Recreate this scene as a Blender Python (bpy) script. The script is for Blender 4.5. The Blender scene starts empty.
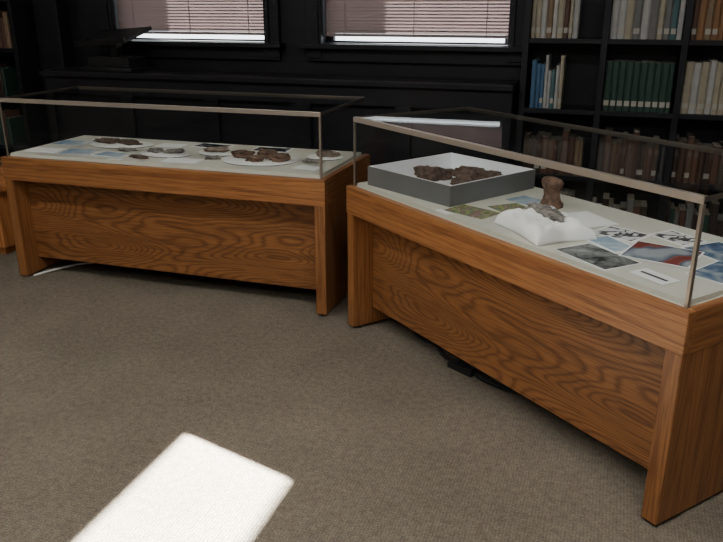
import bpy, bmesh, math, random
from mathutils import Vector, Matrix, noise
random.seed(7)
f=749; PITCH=math.radians(19.5); YAW=math.radians(18.3); CAMH=1.5
COL=bpy.context.scene.collection

# ---------------------------------------------------------------- materials
def new_mat(name):
    m=bpy.data.materials.new(name); m.use_nodes=True
    nt=m.node_tree; b=nt.nodes["Principled BSDF"]; return m,nt,b
def N(nt,t,**k):
    n=nt.nodes.new(t)
    for a,v in k.items(): setattr(n,a,v)
    return n
def coords(nt,scale=(1,1,1),loc=(0,0,0),rot=(0,0,0)):
    tc=N(nt,'ShaderNodeTexCoord'); mp=N(nt,'ShaderNodeMapping')
    mp.inputs['Scale'].default_value=scale; mp.inputs['Location'].default_value=loc; mp.inputs['Rotation'].default_value=rot
    nt.links.new(tc.outputs['Object'],mp.inputs['Vector']); return mp.outputs['Vector']
def noise_n(nt,vec,scale,detail=3,rough=.5,dist=0):
    n=N(nt,'ShaderNodeTexNoise'); n.inputs['Scale'].default_value=scale; n.inputs['Detail'].default_value=detail
    n.inputs['Roughness'].default_value=rough; n.inputs['Distortion'].default_value=dist
    nt.links.new(vec,n.inputs['Vector']); return n.outputs['Fac']
def ramp(nt,fac,stops,interp='LINEAR'):
    r=N(nt,'ShaderNodeValToRGB'); r.color_ramp.interpolation=interp
    el=r.color_ramp.elements
    while len(el)<len(stops): el.new(.5)
    for e,(p,c) in zip(el,stops): e.position=p; e.color=(*c,1)
    nt.links.new(fac,r.inputs['Fac']); return r.outputs['Color']
def math_n(nt,op,a,b=None,c=None):
    n=N(nt,'ShaderNodeMath',operation=op)
    for i,x in enumerate((a,b,c)):
        if x is None: continue
        if isinstance(x,(int,float)): n.inputs[i].default_value=x
        else: nt.links.new(x,n.inputs[i])
    return n.outputs[0]
def mixc(nt,fac,a,b,mode='MIX'):
    n=N(nt,'ShaderNodeMix',data_type='RGBA',blend_type=mode)
    if isinstance(fac,(int,float)): n.inputs[0].default_value=fac
    else: nt.links.new(fac,n.inputs[0])
    for i,x in ((6,a),(7,b)):
        if isinstance(x,tuple): n.inputs[i].default_value=(*x,1)
        else: nt.links.new(x,n.inputs[i])
    return n.outputs[2]
def bump(nt,b,h,strength=.2,dist=.002):
    n=N(nt,'ShaderNodeBump'); n.inputs['Strength'].default_value=strength; n.inputs['Distance'].default_value=dist
    nt.links.new(h,n.inputs['Height']); nt.links.new(n.outputs[0],b.inputs['Normal'])

def plain(name,col,rough=.5,metal=0,var=.12,scale=12,spec=.5):
    m,nt,b=new_mat(name)
    v=coords(nt); fz=noise_n(nt,v,scale,4)
    c=ramp(nt,fz,[(.25,tuple(x*(1-var) for x in col)),(.75,tuple(min(1,x*(1+var)) for x in col))])
    nt.links.new(c,b.inputs['Base Color']); b.inputs['Roughness'].default_value=rough
    b.inputs['Metallic'].default_value=metal; b.inputs['Specular IOR Level'].default_value=spec
    return m

def oak(name,axis='x',off=(0,0,0),gain=1.0,bands=9.0,contrast=1.0,s=4.2,sl=.6):
    """flat-sawn oak: contour lines of a stretched noise give cathedral grain"""
    m,nt,b=new_mat(name)
    if axis=='x': s1=(sl,s,s); s2=(6,260,260); s3=(.8,20,20)
    elif axis=='y': s1=(s,sl,s); s2=(260,6,260); s3=(20,.8,20)
    else: s1=(s,s,sl); s2=(260,260,6); s3=(20,20,.8)
    base=noise_n(nt,coords(nt,s1,off),1.0,1.5,.40,.12)
    wob=noise_n(nt,coords(nt,tuple(q*10 for q in s1),off),1.0,2,.5)
    k=math_n(nt,'MULTIPLY',base,bands*10)
    k=math_n(nt,'MULTIPLY_ADD',wob,3.0,k)
    sn=math_n(nt,'SINE',k); sn=math_n(nt,'MULTIPLY_ADD',sn,.5,.5)
    ring=math_n(nt,'POWER',sn,2.2)
    pores=noise_n(nt,coords(nt,s2,off),1.0,2,.6)
    broad=noise_n(nt,coords(nt,s3,off),1.0,3,.55)
    g=gain
    light=(.385*g,.165*g,.055*g); q=1-.50*contrast
    dark=(light[0]*q,light[1]*q*.88,light[2]*q*.82)
    c1=ramp(nt,ring,[(0,light),(.5,tuple((a*.6+d*.4) for a,d in zip(light,dark))),(1,dark)])
    c2=ramp(nt,broad,[(.3,(.78,.76,.73)),(.7,(1.10,1.09,1.08))])
    c=mixc(nt,1.0,c1,c2,'MULTIPLY')
    pr=ramp(nt,pores,[(.36,(.45,.40,.37)),(.52,(1,1,1))])
    c=mixc(nt,.75,c,pr,'MULTIPLY')
    nt.links.new(c,b.inputs['Base Color']); b.inputs['Roughness'].default_value=.48
    b.inputs['Coat Weight'].default_value=.1; b.inputs['Coat Roughness'].default_value=.35
    b.inputs['Specular IOR Level'].default_value=.4
    bump(nt,b,pores,.12,.001)
    return m

M={}
M['oak_x']=oak('oak_panel_veneer','x',(0,0,0),.76,32,.85,3.7,.8)
M['oak_x2']=oak('oak_rail','x',(3.1,.2,7.4),.88,9,.45,9,.25)
M['oak_y']=oak('oak_side_rail','y',(5,1,2),.84,9,.45,9,.25)
M['oak_z']=oak('oak_end_board','z',(1,6,3),.80,11,.55,7,.4)

# carpet
m,nt,b=new_mat('carpet_taupe')
v=coords(nt)
fine=noise_n(nt,v,260,2,.7); med=noise_n(nt,v,38,4,.65); big=noise_n(nt,v,1.6,3,.5)
vo=N(nt,'ShaderNodeTexVoronoi'); vo.inputs['Scale'].default_value=95; vo.inputs['Randomness'].default_value=.35
nt.links.new(v,vo.inputs['Vector'])
c=ramp(nt,fine,[(.3,(.124,.103,.076)),(.7,(.30,.258,.202))])
c=mixc(nt,.6,c,ramp(nt,vo.outputs['Distance'],[(.1,(1.15,1.15,1.15)),(.65,(.55,.55,.55))]),'MULTIPLY')
c=mixc(nt,.75,c,ramp(nt,med,[(.3,(.70,.70,.70)),(.7,(1.2,1.2,1.2))]),'MULTIPLY')
c=mixc(nt,.75,c,ramp(nt,big,[(.3,(.74,.74,.72)),(.7,(1.14,1.14,1.14))]),'MULTIPLY')
nt.links.new(c,b.inputs['Base Color']); b.inputs['Roughness'].default_value=.95; b.inputs['Specular IOR Level'].default_value=.1
bump(nt,b,vo.outputs['Distance'],.6,.004)
M['carpet']=m

M['black']=plain('ebonised_wood',(.0085,.0085,.0115),.5,var=.3,scale=6,spec=.35)
M['blackm']=plain('black_satin',(.008,.008,.009),.5)
M['plaster']=plain('painted_plaster',(.30,.28,.25),.8,var=.05)
M['ceil']=plain('ceiling_paint',(.6,.58,.54),.9,var=.03)
M['cream']=plain('cream_laminate',(.61,.60,.52),.45,var=.03)
M['metal']=plain('champagne_metal_edging',(.52,.46,.39),.32,.75,var=.05)
M['metal_d']=plain('dark_metal_edging',(.16,.14,.12),.35,.8,var=.05)
M['metal_p']=plain('corner_metal',(.30,.26,.22),.35,.75,var=.05)
M['tray_out']=plain('grey_tray_outside',(.20,.205,.21),.35,.45,var=.06)
M['tray_in']=plain('white_tray_lining',(.90,.92,.95),.5,var=.02)
M['paper']=plain('white_paper',(.88,.88,.87),.6,var=.03)
M['plate']=plain('white_plate',(.88,.88,.86),.45,var=.03)
M['cloth']=plain('white_cloth',(.94,.93,.91),.9,var=.03)
M['ink']=plain('dark_ink',(.03,.03,.035),.6)
M['glide']=plain('rubber_glide',(.02,.02,.02),.6)
M['whitecable']=plain('white_cable',(.7,.7,.68),.5)
M['railc']=plain('blind_rail',(.26,.20,.19),.5,var=.04)
M['lowoak']=oak('pale_oak','z',(9,2,2),1.7,6,.4)

def rock_mat(name,a,bcol):
    m,nt,b=new_mat(name)
    fz=noise_n(nt,coords(nt),45,6,.65)
    nt.links.new(ramp(nt,fz,[(.3,a),(.7,bcol)]),b.inputs['Base Color']); b.inputs['Roughness'].default_value=.8
    bump(nt,b,fz,.6,.004); return m
M['fossil']=rock_mat('fossil_brown',(.035,.022,.016),(.19,.125,.095))
M['fossil2']=rock_mat('fossil_redbrown',(.05,.027,.018),(.27,.16,.11))
M['fossil3']=rock_mat('fossil_grey',(.05,.045,.04),(.46,.42,.38))
M['fossil4']=rock_mat('fossil_tan',(.06,.045,.035),(.34,.26,.20))

def photo(name,stops,scale=14,detail=3,dist=1.0,sc=(1,1,1),rough=.25):
    m,nt,b=new_mat(name)
    fz=noise_n(nt,coords(nt,sc,(random.random()*9,random.random()*9,0)),scale,detail,.55,dist)
    nt.links.new(ramp(nt,fz,stops),b.inputs['Base Color']); b.inputs['Roughness'].default_value=rough; return m
M['ph_green']=photo('print_map_green',[(.35,(.08,.14,.08)),(.45,(.42,.42,.16)),(.52,(.16,.24,.16)),(.58,(.32,.16,.14)),(.7,(.6,.6,.55))],16)
M['ph_grey']=photo('print_grey_photo',[(.36,(.04,.045,.045)),(.5,(.13,.14,.135)),(.65,(.28,.30,.29))],14,5)
M['ph_blue']=photo('print_blue',[(.35,(.04,.07,.13)),(.47,(.10,.16,.27)),(.56,(.33,.37,.41)),(.66,(.6,.6,.6))],7,2,.8,(1,1.6,1))
M['ph_red']=photo('print_red',[(.42,(.22,.05,.045)),(.48,(.28,.10,.08)),(.53,(.08,.11,.17)),(.66,(.35,.38,.42))],6,1,.6,(1.4,1,1))
M['ph_line']=photo('print_line_drawing',[(.44,(.85,.85,.85)),(.47,(.08,.08,.09)),(.52,(.12,.12,.12)),(.55,(.85,.85,.85))],10,2,1)
M['ph_lblue']=photo('print_pale_blue',[(.35,(.30,.42,.56)),(.5,(.48,.58,.68)),(.65,(.78,.80,.82))],8,2,1)
M['ph_dark']=photo('print_dark',[(.35,(.015,.017,.02)),(.55,(.09,.10,.12)),(.7,(.38,.38,.37))],12,3,1)

# glass : fresnel blend of clear transmission and mirror reflection (IOR inverted on back faces: thin pane, no total reflection)
m=bpy.data.materials.new('clear_glass'); m.use_nodes=True; nt=m.node_tree; nt.nodes.clear()
o=N(nt,'ShaderNodeOutputMaterial'); mx=N(nt,'ShaderNodeMixShader'); tr=N(nt,'ShaderNodeBsdfTransparent'); gl=N(nt,'ShaderNodeBsdfGlossy'); fr=N(nt,'ShaderNodeFresnel')
geo=N(nt,'ShaderNodeNewGeometry')
ior=math_n(nt,'MULTIPLY_ADD',geo.outputs['Backfacing'],1/1.33-1.33,1.33)
nt.links.new(ior,fr.inputs['IOR'])
tr.inputs[0].default_value=(.975,.985,.98,1); gl.inputs['Roughness'].default_value=.01
fac=math_n(nt,'MULTIPLY',fr.outputs[0],.32)
nt.links.new(fac,mx.inputs[0]); nt.links.new(tr.outputs[0],mx.inputs[1]); nt.links.new(gl.outputs[0],mx.inputs[2]); nt.links.new(mx.outputs[0],o.inputs[0])
M['glass']=m
# blind slats: diffuse + translucent
m=bpy.data.materials.new('blind_slat'); m.use_nodes=True; nt=m.node_tree; nt.nodes.clear()
o=N(nt,'ShaderNodeOutputMaterial'); mx=N(nt,'ShaderNodeMixShader'); d=N(nt,'ShaderNodeBsdfDiffuse'); t=N(nt,'ShaderNodeBsdfTranslucent')
cc=ramp(nt,noise_n(nt,coords(nt),3,2),[(.3,(.30,.235,.23)),(.7,(.34,.265,.26))])
nt.links.new(cc,d.inputs[0]); nt.links.new(cc,t.inputs[0])
mx.inputs[0].default_value=.045
nt.links.new(d.outputs[0],mx.inputs[1]); nt.links.new(t.outputs[0],mx.inputs[2]); nt.links.new(mx.outputs[0],o.inputs[0])
M['slat']=m
m,nt,b=new_mat('fill_light_diffuser'); b.inputs['Emission Color'].default_value=(1,.95,.88,1); b.inputs['Emission Strength'].default_value=2.5  # glowing face of the added, unseen ceiling fill lights
M['diff']=m

# ---------------------------------------------------------------- mesh helpers
def empty(name,loc=(0,0,0),rz=0):
    e=bpy.data.objects.new(name,None); COL.objects.link(e); e.location=loc; e.rotation_euler=(0,0,rz); e.empty_display_size=.2; return e
def finish(name,bm,mats,par=None,loc=None,rot=None,smooth=False):
    me=bpy.data.meshes.new(name); bmesh.ops.recalc_face_normals(bm,faces=bm.faces); bm.to_mesh(me); bm.free()
    if not isinstance(mats,(list,tuple)): mats=[mats]
    for k in mats: me.materials.append(k)
    if smooth:
        for p in me.polygons: p.use_smooth=True
    o=bpy.data.objects.new(name,me); COL.objects.link(o)
    if par: o.parent=par
    if loc: o.location=loc
    if rot: o.rotation_euler=rot
    return o
def addbox(bm,x0,x1,y0,y1,z0,z1,mi=0,bev=0):
    r=bmesh.ops.create_cube(bm,size=1)
    vs=r['verts']
    for v in vs: v.co=Vector(((x0+x1)/2+v.co.x*(x1-x0),(y0+y1)/2+v.co.y*(y1-y0),(z0+z1)/2+v.co.z*(z1-z0)))
    fs=set(f_ for v in vs for f_ in v.link_faces)
    for f_ in fs: f_.material_index=mi
    if bev>0:
        es=list(set(e for v in vs for e in v.link_edges))
        r=bmesh.ops.bevel(bm,geom=es,offset=bev,segments=2,affect='EDGES',profile=.5)
        for f_ in r['faces']: f_.material_index=mi
def box(name,x0,x1,y0,y1,z0,z1,mat,par=None,bev=0):
    bm=bmesh.new(); addbox(bm,x0,x1,y0,y1,z0,z1,0,bev); return finish(name,bm,mat,par)
def boxes(name,lst,mats,par=None,bev=0):
    bm=bmesh.new()
    for b in lst: addbox(bm,*b[:6],b[6] if len(b)>6 else 0,bev)
    return finish(name,bm,mats,par)
def curve(name,pts,rad,mat,par=None):
    c=bpy.data.curves.new(name,'CURVE'); c.dimensions='3D'; c.bevel_depth=rad; c.bevel_resolution=3
    s=c.splines.new('NURBS'); s.points.add(len(pts)-1)
    for p_,q in zip(s.points,pts): p_.co=(*q,1)
    s.use_endpoint_u=True; s.order_u=3
    o=bpy.data.objects.new(name,c); COL.objects.link(o); c.materials.append(mat); o.parent=par; return o

# ---------------------------------------------------------------- room shell
XL,XR,YB,YF,ZC=-5.2,3.2,5.0,-2.6,3.1
box('floor',XL-.2,XR+.2,YF-.2,YB+.25,-.1,0,M['carpet'])
box('ceiling',XL-.2,XR+.2,YF-.2,YB+.25,ZC,ZC+.1,M['ceil'])
W=[(-3.60,-2.34),(-1.94,-.66)]; WZ0,WZ1=1.26,2.75
T=.18
boxes('wall_back',[(XL-.2,W[0][0],YB,YB+T,0,ZC),(W[0][1],W[1][0],YB,YB+T,0,ZC),(W[1][1],XR+.2,YB,YB+T,0,ZC),
  (W[0][0],W[0][1],YB,YB+T,0,WZ0),(W[0][0],W[0][1],YB,YB+T,WZ1,ZC),(W[1][0],W[1][1],YB,YB+T,0,WZ0),(W[1][0],W[1][1],YB,YB+T,WZ1,ZC)],M['black'])
LY0,LY1,LZ0,LZ1=1.95,3.287,2.385,2.80
boxes('wall_left',[(XL-T,XL,YF-.2,LY0,0,ZC),(XL-T,XL,LY1,YB+.2,0,ZC),(XL-T,XL,LY0,LY1,0,LZ0),(XL-T,XL,LY0,LY1,LZ1,ZC)],M['plaster'])
box('wall_right',XR,XR+T,YF-.2,YB+.2,0,ZC,M['plaster'])
box('wall_front',XL-.2,XR+.2,YF-T,YF,0,ZC,M['plaster'])
# baseboards
box('baseboard_left',XL,XL+.02,YF,YB-.35,0,.12,M['black'],None,.004)
box('baseboard_right',XR-.02,XR,YF,YB-.35,0,.12,M['black'],None,.004)
box('baseboard_front',XL,XR,YF,YF+.02,0,.12,M['black'],None,.004)

def window(idx,x0,x1):
    e=empty('window_%d'%idx,((x0+x1)/2,YB,0)); w=(x1-x0)/2
    boxes('sash',[(-w,-w+.05,.10,.14,WZ0,WZ1),(w-.05,w,.10,.14,WZ0,WZ1),(-w+.05,w-.05,.10,.14,WZ0,WZ0+.012),(-w+.05,w-.05,.10,.14,WZ1-.05,WZ1),(-w+.05,w-.05,.10,.14,1.98,2.02)],M['black'],e)
    box('pane',-w+.05,w-.05,.118,.122,WZ0+.012,WZ1-.05,M['glass'],e)
    boxes('casing',[(-w-.10,-w+.012,-.045,0,WZ0-.10,WZ1+.12),(w-.012,w+.10,-.045,0,WZ0-.10,WZ1+.12),(-w-.10,w+.10,-.045,0,WZ1,WZ1+.12),
        (-w-.03,-w-.005,-.062,-.045,WZ0-.02,WZ1+.02),(w+.005,w+.03,-.062,-.045,WZ0-.02,WZ1+.02)],M['black'],e,.004)
    boxes('stool',[(-w-.13,w+.13,-.10,.0,WZ0-.035,WZ0-.003),(-w-.10,w+.10,-.035,0,WZ0-.12,WZ0-.035)],M['black'],e,.005)
    # slats tilted room side up, so the steep sun cannot slip between them
    bm=bmesh.new(); z=WZ0+.075; pitch=.021; ang=-math.radians(66)
    while z<WZ1-.055:
        hw=.0135; pts=[]
        for k in range(4):
            s=(k/3-.5)*2*hw; cr=.0018*(1-(s/hw)**2)
            pts.append((.045+s*math.cos(ang)-cr*math.sin(ang), z+s*math.sin(ang)+cr*math.cos(ang)))
        vl=[bm.verts.new((-w+.013,y,zz)) for y,zz in pts]; vr=[bm.verts.new((w-.013,y,zz)) for y,zz in pts]
        for k in range(3): bm.faces.new((vl[k],vr[k],vr[k+1],vl[k+1]))
        z+=pitch
    finish('blind_slats',bm,M['slat'],e)
    box('blind_bottom_rail',-w+.013,w-.013,.032,.056,WZ0+.043,WZ0+.062,M['railc'],e,.004)
    box('blind_headrail',-w+.013,w-.013,.025,.065,WZ1-.06,WZ1-.005,M['railc'],e,.003)
    for k,x in enumerate((-w+.16,0,w-.16)):
        box('blind_ladder_%d'%k,x-.003,x+.003,.024,.027,WZ0+.05,WZ1-.05,M['railc'],e)
window(1,*W[0]); window(2,*W[1])
e=empty('window_3',(XL,(LY0+LY1)/2,0)); h=(LY1-LY0)/2
boxes('casing',[(0,.04,-h-.09,-h,LZ0-.09,LZ1+.09),(0,.04,h,h+.09,LZ0-.09,LZ1+.09),(0,.04,-h,h,LZ0-.09,LZ0-.01),(0,.04,-h,h,LZ1+.01,LZ1+.09)],M['black'],e,.004)

# low panelled radiator cover below the windows
e=empty('radiator_cover',(0,0,0))
x0,x1=-3.95,-.575
boxes('top',[(x0-.02,x1+.005,4.57,4.895,1.02,1.06)],M['black'],e,.006)
lst=[(x0,x1,4.62,4.94,.0,.10),(x0,x1,4.60,4.63,.90,1.02),(x0,x1,4.60,4.63,.0,.12)]
n=5; step=(x1-x0)/n
for i in range(n+1):
    xx=x0+i*step; lst.append((max(x0,xx-.05),min(x1,xx+.05),4.60,4.63,.12,.90))
lst.append((x0,x1,4.64,4.66,.08,1.02))
boxes('panelled_front',lst,M['black'],e,.003)
boxes('side',[(x0,x0+.03,4.63,4.895,0,1.02),(x1-.03,x1,4.63,4.895,0,1.02)],M['black'],e)
boxes('trim_1',[(-4.20,-3.98,4.86,5.0,0,ZC),(-4.22,-3.975,4.84,5.0,0,.16)],M['black'],None,.006)

# black sloped reading stand on the ledge
e=empty('tabletop_lectern',(-3.42,4.73,1.06),math.radians(-8))
boxes('base',[(-.24,.24,-.11,.11,0,.03),(-.19,.19,-.08,.10,.03,.10),(-.03,.03,-.02,.05,.10,.20)],M['blackm'],e,.006)
bm=bmesh.new(); addbox(bm,-.25,.22,-.15,.15,-.012,.012,0,.005); addbox(bm,-.25,.22,-.16,-.14,-.012,.03,0,.004)
o=finish('sloped_top',bm,M['blackm'],e,(0,.02,.235),(math.radians(16),math.radians(-4),0))

# ---------------------------------------------------------------- bookcases
def bcol(n,c): return plain('book_'+n,c,.55,var=.12,scale=20)
BM=[bcol('cream',(.33,.30,.22)),bcol('tan',(.20,.135,.08)),bcol('brown',(.09,.042,.028)),bcol('grey',(.14,.14,.135)),bcol('white',(.38,.38,.37)),
    bcol('blue',(.05,.12,.22)),bcol('green',(.018,.048,.034)),bcol('teal',(.05,.11,.12)),bcol('orange',(.24,.12,.05)),bcol('label',(.40,.38,.33)),bcol('pages',(.32,.29,.23)),bcol('darkbrown',(.035,.018,.014))]
def addbook(bm,x0,x1,yf,d,z,h,ci,lab):
    w=x1-x0
    pts=[(x0,yf+d),(x0,yf+.006),(x0+w*.25,yf+.001),(x0+w*.75,yf+.001),(x1,yf+.006),(x1,yf+d)]
    lo=[bm.verts.new((x,y,z)) for x,y in pts]; hi=[bm.verts.new((x,y,z+h)) for x,y in pts]
    n=len(pts)
    for i in range(n):
        fc=bm.faces.new((lo[i],lo[(i+1)%n],hi[(i+1)%n],hi[i])); fc.material_index=10 if i==n-1 else ci
    a=bm.faces.new(lo); a.material_index=ci; a=bm.faces.new(hi); a.material_index=10
    if lab: addbox(bm,x0+w*.12,x1-w*.12,yf-.0008,yf+.002,z+.03,z+.06,9)
def bookcase(name,xs,yf,shelves,ztop,rows,depth=.28):
    e=empty(name,(0,0,0)); L=[]
    for x in xs: L.append((x-.018,x+.018,yf,yf+depth,0,ztop))
    for a,b in zip(xs[:-1],xs[1:]):
        for z in shelves: L.append((a+.018,b-.018,yf+.006,yf+depth,z-.028,z))
    L.append((xs[0]-.018,xs[-1]+.018,yf+depth-.012,yf+depth-.002,0.0,ztop))
    L.append((xs[0]-.03,xs[-1]+.03,yf-.02,yf+depth,ztop,ztop+.05))
    boxes('carcass',L,M['black'],e,.002)
    bm=bmesh.new()
    for bi,(a,b) in enumerate(zip(xs[:-1],xs[1:])):
        for si,z in enumerate(shelves):
            spec=rows(bi,si)
            if spec is None: continue
            cols,h0,h1,w0,w1,fill,lab,gap=spec
            x=a+.022+gap; end=a+.022+(b-a-.044)*fill
            while x<end-.015:
                w=min(random.uniform(w0,w1),end-x); h=random.uniform(h0,h1)
                addbook(bm,x+.0008,x+w-.0008,yf+.03+random.uniform(0,.008),.17,z,h,random.choice(cols),random.random()<lab); x+=w
    finish('books',bm,BM,e)
    return e
def rowsR(bi,si):
    if si==3:
        if bi==0: return ([0,1,0,2,3,4,0],.24,.30,.022,.04,.70,.7,.0)
        if bi==1: return ([4,3,7,4,7,3,0],.25,.32,.028,.045,1,.5,.0)
        return ([1,2,0,8,2,3],.22,.29,.02,.04,.95,.6,.0)
    if si==2:
        if bi==0: return ([4,3,0,7,5,5],.22,.31,.018,.03,.52,.6,.02)
        if bi==1: return ([6],.275,.285,.036,.040,.97,1,.0)
        return ([0,8,4,0,1],.26,.31,.03,.045,.98,.8,.0)
    if si==1: return ([2,2,11,2,1,11],.2,.28,.025,.045,.9,.35,.0)
    if si==0: return ([2,3,11,6,11],.2,.3,.025,.045,.85,.3,.0)
    return ([0,1,2,3,5],.2,.3,.02,.045,.85,.4,.0)
bookcase('bookcase',[-.53,-.085,.345,.80,1.25,1.70,2.15,2.6,3.05],4.69,[.10,.515,.915,1.32,1.73],2.35,rowsR)
def rowsL(bi,si): return ([2,1,3,11,11,2],.2,.3,.02,.045,.9,.3,.0) if si>=3 else ([11,2,6],.2,.26,.02,.045,.6,0,.0)
bookcase('bookcase',[-5.13,-4.69,-4.26],4.69,[.10,.47,.84,1.20,1.56],2.2,rowsL)

# low oak cabinet at far left behind the case
e=empty('low_oak_cabinet',(-4.01,3.86,0))
boxes('carcass',[(-.45,.45,-.28,.28,.05,.41),(-.47,.47,-.30,.30,.41,.44),(-.42,.42,-.25,.25,0,.05),(-.42,-.01,-.292,-.28,.08,.38),(.01,.42,-.292,-.28,.08,.38)],M['lowoak'],e,.004)

# ---------------------------------------------------------------- display cases
DZ=.728  # display deck height
def case(L,x,y,rz,D=.71):
    e=empty('display_case',(x,y,0),rz)
    t=.056
    boxes('end_board_left',[(0,t,0.0,D,.014,.585)],M['oak_z'],e,.003)
    boxes('end_board_right',[(L-t,L,0.0,D,.014,.585)],M['oak_z'],e,.003)
    box('front_panel',t,L-t,.11,.13,.10,.60,M['oak_x'],e)
    box('back_panel',t,L-t,D-.13,D-.11,.10,.60,M['oak_x'],e)
    box('front_rail',-.002,L+.002,-.003,.03,.582,.712,M['oak_x2'],e,.003)
    box('back_rail',-.002,L+.002,D-.03,D+.003,.582,.712,M['oak_x2'],e,.003)
    box('side_rail_left',-.002,.03,.03,D-.03,.582,.712,M['oak_y'],e,.002)
    box('side_rail_right',L-.03,L+.002,.03,D-.03,.582,.712,M['oak_y'],e,.002)
    box('bottom_board',.03,L-.03,.03,D-.03,.60,.615,M['oak_x'],e)
    box('display_deck',.012,L-.012,.012,D-.012,.700,.7115,M['cream'],e)
    box('display_deck_liner',.036,L-.036,.036,D-.036,.7115,DZ,M['cream'],e,.001)
    g=.026; gt=.006; z1=1.020
    box('glass_front',g,L-g,g,g+gt,.7117,z1,M['glass'],e)
    box('glass_back',g,L-g,D-g-gt,D-g,.7117,z1,M['glass'],e)
    box('glass_left',g,g+gt,g+gt,D-g-gt,.7117,z1,M['glass'],e)
    box('glass_right',L-g-gt,L-g,g+gt,D-g-gt,.7117,z1,M['glass'],e)
    box('glass_top',g,L-g,g,D-g,z1,z1+gt,M['glass'],e)
    a=.023
    boxes('edging_front',[(a,L-a,a-.002,a+.002,z1-.012,z1+.009),(a,L-a,a+.002,a+.018,z1+.006,z1+.009)],M['metal'],e,.0008)
    boxes('edging_back',[(a,L-a,D-a-.002,D-a+.001,z1-.010,z1+.009)],M['metal_d'],e,.0005)
    boxes('edging_sides',[(a-.001,a+.002,a+.002,D-a-.002,z1-.006,z1+.009),(L-a-.002,L-a+.001,a+.002,D-a-.002,z1-.006,z1+.009)],M['metal_d'],e,.0005)
    c=[]
    for cx,sx in ((a,1),(L-a,-1)):
        c.append((min(cx,cx+sx*.010),max(cx,cx+sx*.010),a-.001,a+.002,.712,z1-.012))
        c.append((min(cx,cx+sx*.003),max(cx,cx+sx*.003),a+.002,a+.012,.712,z1-.012))
    boxes('corner_posts',c,M['metal_p'],e,.0004)
    bm=bmesh.new()
    for fx in (t/2,L-t/2):
        for fy in (.05,D-.05):
            bmesh.ops.create_cone(bm,cap_ends=True,segments=16,radius1=.016,radius2=.018,depth=.016,matrix=Matrix.Translation((fx,fy,.008)))
    finish('glides',bm,M['glide'],e)
    return e
LX,LY=-3.195,3.29
RX,RY,RR=-1.137,3.222,-math.radians(39.7)
case(1.92,LX,LY,0); case(1.81,RX,RY,RR)
cR,sR=math.cos(RR),math.sin(RR)
def PL(u,v,z=DZ): return (LX+u,LY+v,z)
def PR(u,v,z=DZ): return (RX+u*cR-v*sR,RY+u*sR+v*cR,z)

# ---------------------------------------------------------------- exhibits
def sheet(name,P,u,v,w,h,rot,mat,base=0,th=.0015,z=0,border=None):
    loc=P(u,v,DZ+z+.0003)
    bm=bmesh.new()
    if border:
        addbox(bm,-w/2,w/2,-h/2,h/2,0,th,1); addbox(bm,-w/2+border,w/2-border,-h/2+border,h/2-border,th,th+.0004,0)
        ms=[mat,M['paper']]
    else: addbox(bm,-w/2,w/2,-h/2,h/2,0,th,0); ms=[mat]
    return finish(name,bm,ms,None,loc,(0,0,math.radians(rot)+base))
def blob(bm,c,s,seed,sub=3,amp=.35,fr=2.2,rotz=0):
    r=bmesh.ops.create_icosphere(bm,subdivisions=sub,radius=1)
    R=Matrix.Rotation(rotz,3,'Z')
    for v in r['verts']:
        d=v.co.normalized()
        k=1+amp*noise.noise(d*fr+Vector((seed*3.1,seed*1.7,seed)))+amp*.6*noise.noise(d*fr*3+Vector((seed,9,2)))
        q=Vector((d.x*k*s[0],d.y*k*s[1],min(.75,max(d.z*k,-.62))*s[2]))
        v.co=R@q+Vector(c)+Vector((0,0,.62*s[2]))
def fossil(name,P,u,v,parts,mat,z=0,base=0,amp=.6):
    bm=bmesh.new()
    for i,(dx,dy,sx,sy,sz,rz) in enumerate(parts): blob(bm,(dx,dy,0),(sx,sy,sz),u*7+v*3+i*2.3,4,amp,1.7,math.radians(rz))
    return finish(name,bm,mat,None,P(u,v,DZ+z+.0005),(0,0,base),True)
def pad(name,P,u,v,rx,ry,rot,base=0,z=0):
    """thin oval foam pad with a dark rim line"""
    prof=[(0,.008),(.95,.008),(.985,.0065),(1,.004),(.985,.0),(0,0)]
    bm=bmesh.new(); n=48; rings=[]
    for r,zz in prof:
        if r==0: rings.append([bm.verts.new((0,0,zz))])
        else: rings.append([bm.verts.new((math.cos(2*math.pi*i/n)*r*rx*(1+.04*math.sin(3*i/n*6.28)),math.sin(2*math.pi*i/n)*r*ry,zz)) for i in range(n)])
    for ri,(a,b) in enumerate(zip(rings[:-1],rings[1:])):
        for i in range(n):
            j=(i+1)%n
            if len(a)==1: fc=bm.faces.new((a[0],b[i],b[j]))
            elif len(b)==1: fc=bm.faces.new((a[i],b[0],a[j]))
            else: fc=bm.faces.new((a[i],b[i],b[j],a[j]))
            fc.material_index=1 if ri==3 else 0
    return finish(name,bm,[M['plate'],M['ph_dark']],None,P(u,v,DZ+z+.0003),(0,0,math.radians(rot)+base),True)

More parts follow.
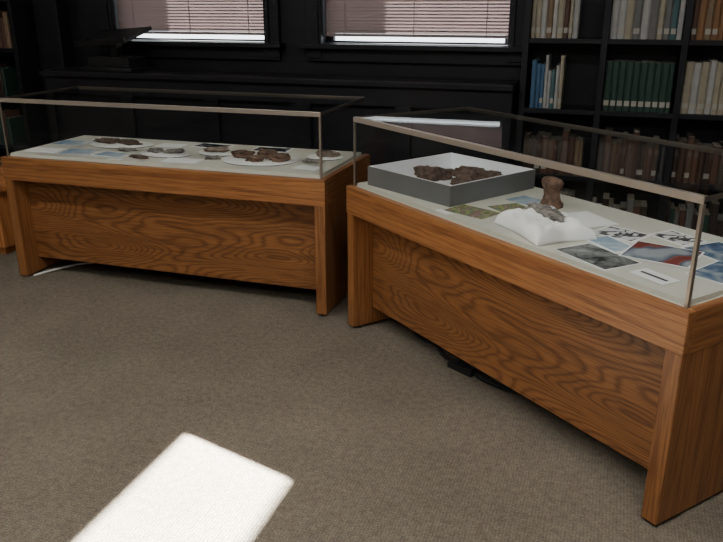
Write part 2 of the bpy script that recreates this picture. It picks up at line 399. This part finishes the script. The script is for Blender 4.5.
# --- right case : specimen tray
hx,hy,hh=.262,.268,.086
tray=empty('specimen_tray',PR(.325,.350,DZ+.0005),RR+math.radians(7))
boxes('outer_walls',[(-hx,hx,-hy,-hy+.004,0,hh),(-hx,hx,hy-.004,hy,0,hh),(-hx,-hx+.004,-hy+.004,hy-.004,0,hh),(hx-.004,hx,-hy+.004,hy-.004,0,hh)],M['tray_out'],tray)
boxes('lining',[(-hx+.004,hx-.004,-hy+.004,hy-.004,.001,.006),(-hx+.004,hx-.004,-hy+.004,-hy+.012,.006,hh),(-hx+.004,hx-.004,hy-.012,hy-.004,.006,hh),(-hx+.004,-hx+.012,-hy+.012,hy-.012,.006,hh),(hx-.012,hx-.004,-hy+.012,hy-.012,.006,hh)],M['tray_in'],tray)
bm=bmesh.new()
for i,(x,y,sx,sy,sz,r) in enumerate([(-.15,.00,.06,.035,.045,20),(-.11,.06,.04,.03,.035,50),(.05,.09,.08,.05,.055,10),(.14,.06,.07,.045,.055,-20),(.07,.02,.045,.04,.04,0),(.17,.14,.055,.035,.04,30),(.10,.18,.05,.035,.04,0)]):
    blob(bm,(x,y,.006),(sx,sy,sz),i*1.9+3,4,.65,1.8,math.radians(r))
finish('fossil_fragments',bm,M['fossil'],tray,None,None,True)

sheet('printed_map',PR,.72,.15,.19,.13,12,M['ph_green'],RR)
sheet('printed_map',PR,.80,.31,.20,.14,-8,M['ph_green'],RR)
sheet('information_card',PR,.66,.052,.08,.03,0,M['paper'],RR)
sheet('information_card',PR,1.04,.45,.20,.14,-12,M['paper'],RR)
sheet('printed_photograph',PR,.70,.46,.13,.12,5,M['ph_lblue'],RR)
sheet('printed_photograph',PR,1.37,.13,.24,.155,-6,M['ph_grey'],RR,border=.005)
sheet('line_drawing_sheet',PR,1.24,.40,.17,.14,10,M['ph_line'],RR,border=.012)
sheet('line_drawing_sheet',PR,1.31,.27,.18,.11,-12,M['ph_lblue'],RR,border=.01,z=.002)
sheet('illustrated_poster',PR,1.475,.32,.22,.20,22,M['ph_red'],RR,z=.004,border=.006)
sheet('illustrated_poster',PR,1.58,.51,.22,.18,-8,M['ph_blue'],RR,z=.001,border=.008)
sheet('illustrated_poster',PR,1.68,.33,.12,.20,6,M['ph_blue'],RR,z=.001,border=.006)
sheet('illustrated_leaflet',PR,1.38,.53,.16,.12,-6,M['ph_line'],RR,border=.01)
sl=sheet('specimen_label',PR,1.60,.12,.13,.075,-4,M['paper'],RR,z=.002)
box('printed_stripe',-.05,.05,-.006,.006,.0016,.0019,M['ink'],sl)

# white cushion with a fossil
bm=bmesh.new()
bmesh.ops.create_grid(bm,x_segments=48,y_segments=40,size=1)
for v in list(bm.verts):
    x,y=v.co.x,v.co.y
    k=max(0,(1-x**4)*(1-y**4))**.32
    wr=.016*noise.noise(Vector((x*2.4,y*3,1)))+.010*noise.noise(Vector((x*6,y*4,4)))
    dent=-.016*math.exp(-((x*1.6)**2+(y*1.4)**2))
    sx=.155*(1-.12*(1-abs(y))*abs(x)); sy=.12*(1-.12*(1-abs(x))*abs(y))
    v.co=Vector((x*sx,y*sy,.060*k+(wr+dent)*k+.008))
r=bmesh.ops.extrude_face_region(bm,geom=bm.faces[:])
for v in [g_ for g_ in r['geom'] if isinstance(g_,bmesh.types.BMVert)]: v.co.z=.0 
finish('support_cushion',bm,M['cloth'],None,PR(1.07,.19,DZ+.0005),(0,0,RR+math.radians(-14)),True)
fossil('fossil_bone',PR,1.05,.215,[(-.045,.01,.045,.03,.02,20),(.02,.0,.06,.028,.02,-10),(.075,-.02,.04,.022,.016,-30)],M['fossil3'],z=.052,base=RR)

# upright brown bone (joint end) on a small base
bm=bmesh.new()
prof=[(.042,.0,1.0),(.044,.012,1),(.040,.02,.9),(.033,.032,.85),(.029,.05,.85),(.032,.070,.8),(.042,.086,.75),(.049,.100,.75),(.042,.114,.75),(.022,.122,.75)]
n=32; rings=[]
for r_,z_,fl in prof:
    ring=[]
    for i in range(n):
        a_=2*math.pi*i/n; d=Vector((math.cos(a_),math.sin(a_),z_*8))
        k=1+.40*noise.noise(d*1.6)+.18*noise.noise(d*5)+(.15*math.cos(2*a_) if z_>.08 else 0)
        ring.append(bm.verts.new((math.cos(a_)*r_*k-z_*.15,math.sin(a_)*r_*fl*k,z_)))
    rings.append(ring)
for a_,b_ in zip(rings[:-1],rings[1:]):
    for i in range(n): bm.faces.new((a_[i],a_[(i+1)%n],b_[(i+1)%n],b_[i]))
bm.faces.new(rings[0]); bm.faces.new(rings[-1])
finish('fossil_vertebra',bm,M['fossil2'],None,PR(.84,.47,DZ+.0005),(0,0,RR),True)

# --- left case exhibits
sheet('printed_photograph',PL,.15,.42,.20,.14,8,M['ph_lblue'])
sheet('information_card',PL,.16,.17,.20,.13,4,M['paper'])
sheet('information_card',PL,.26,.60,.16,.11,-5,M['paper'])
sheet('illustrated_leaflet',PL,.38,.19,.20,.14,10,M['ph_lblue'])
pad('foam_pad',PL,.47,.44,.20,.12,6)
fossil('fossil_slab',PL,.47,.44,[(-.09,.01,.07,.04,.018,10),(.06,.0,.08,.035,.018,-12)],M['fossil'],z=.0085)
sheet('printed_photograph',PL,.61,.17,.20,.12,-6,M['ph_lblue'],border=.006)
fossil('fossil_slab',PL,.62,.29,[(0,0,.055,.018,.012,12)],M['fossil3'],z=.001)
sheet('information_card',PL,.76,.52,.16,.11,0,M['paper'])
pad('foam_pad',PL,.87,.27,.16,.10,-10)
fossil('fossil_slab',PL,.87,.27,[(-.05,.0,.05,.03,.016,0),(.06,.01,.05,.024,.016,30)],M['fossil3'],z=.0085)
fossil('fossil_slab',PL,.81,.12,[(0,0,.06,.018,.012,-8)],M['fossil'],z=.001)
sheet('printed_photograph',PL,1.00,.58,.22,.13,-8,M['ph_dark'],border=.012)
pad('foam_pad',PL,1.15,.39,.13,.09,0)
fossil('fossil_slab',PL,1.15,.39,[(-.02,.0,.065,.035,.018,15)],M['fossil4'],z=.0085)
sheet('information_card',PL,1.06,.14,.20,.11,5,M['paper'])
sheet('specimen_label',PL,.70,.06,.08,.035,0,M['paper'])
pad('foam_pad',PL,1.45,.27,.21,.15,8)
fossil('fossil_slab',PL,1.45,.27,[(-.11,.02,.05,.04,.024,15),(.02,.06,.06,.035,.028,-20),(.12,-.01,.05,.04,.026,10),(.0,-.06,.055,.028,.022,0)],M['fossil2'],z=.0085)
sheet('printed_photograph',PL,1.38,.58,.22,.13,4,M['ph_dark'],border=.012)
fossil('fossil_slab',PL,1.20,.22,[(0,0,.035,.02,.014,30)],M['fossil3'],z=.001)
pad('foam_pad',PL,1.75,.45,.10,.08,0)
fossil('fossil_slab',PL,1.75,.45,[(0,0,.05,.035,.022,0),(.045,.02,.03,.03,.016,40)],M['fossil4'],z=.0085)
sheet('specimen_label',PL,1.76,.18,.13,.09,-8,M['paper'])
fossil('fossil_slab',PL,1.74,.31,[(0,0,.05,.02,.012,0)],M['fossil3'],z=.001)

# --- cables on the floor
curve('power_cable',[PR(.18,.25,.010),PR(.30,.20,.010),PR(.42,.24,.010),PR(.55,.17,.010),PR(.66,.22,.010),PR(.85,.16,.010),PR(1.1,.30,.010)],.009,M['blackm'])
e=empty('power_strip',PR(.68,.17,0),RR+.15)
boxes('housing',[(-.07,.07,-.022,.022,0,.028)],M['blackm'],e,.006)
boxes('sockets',[(-.06+.045*i,-.035+.045*i,-.012,.012,.028,.030) for i in range(3)],M['ink'],e)
curve('white_cable',[(-3.13,3.33,.006),(-3.10,3.42,.006),(-3.05,3.52,.006),(-3.00,3.60,.006),(-2.8,3.75,.006)],.006,M['whitecable'])

# ---------------------------------------------------------------- lights
for i,(x,y) in enumerate([(-2.4,1.5),(.4,1.2),(-1.0,-1.2)]):  # unseen ceiling fixtures, added to fill the room with light
    e=empty('ceiling_fill_light',(x,y,ZC))
    boxes('housing',[(-.62,.62,-.17,.17,-.07,-.001)],M['plate'],e,.006)
    box('diffuser',-.59,.59,-.14,.14,-.078,-.0705,M['diff'],e)
    l=bpy.data.lights.new('fill_area_light','AREA'); l.shape='RECTANGLE'; l.size=1.2; l.size_y=.3; l.energy=[44,42,64][i]; l.color=(1,.985,.96)
    lo=bpy.data.objects.new('fill_area_light',l); COL.objects.link(lo); lo.parent=e; lo.location=(0,0,-.085)
s=bpy.data.lights.new('sun','SUN'); s.energy=300; s.angle=math.radians(.4); s.color=(1,.98,.96)
so=bpy.data.objects.new('sun',s); COL.objects.link(so); so.location=(-9,6,6)
so.rotation_euler=Vector((.958,-.286,-.6)).to_track_quat('-Z','Y').to_euler()
w=bpy.data.worlds.new('sky'); bpy.context.scene.world=w; w.use_nodes=True
bg=w.node_tree.nodes['Background']; bg.inputs[0].default_value=(.90,.95,1,1); bg.inputs[1].default_value=4.5

cam=bpy.data.objects.new("camera",bpy.data.cameras.new("camera")); COL.objects.link(cam)
cam.data.sensor_width=36; cam.data.lens=36*f/723
cam.location=(0,0,CAMH); cam.rotation_euler=(math.pi/2-PITCH,0,YAW); bpy.context.scene.camera=cam
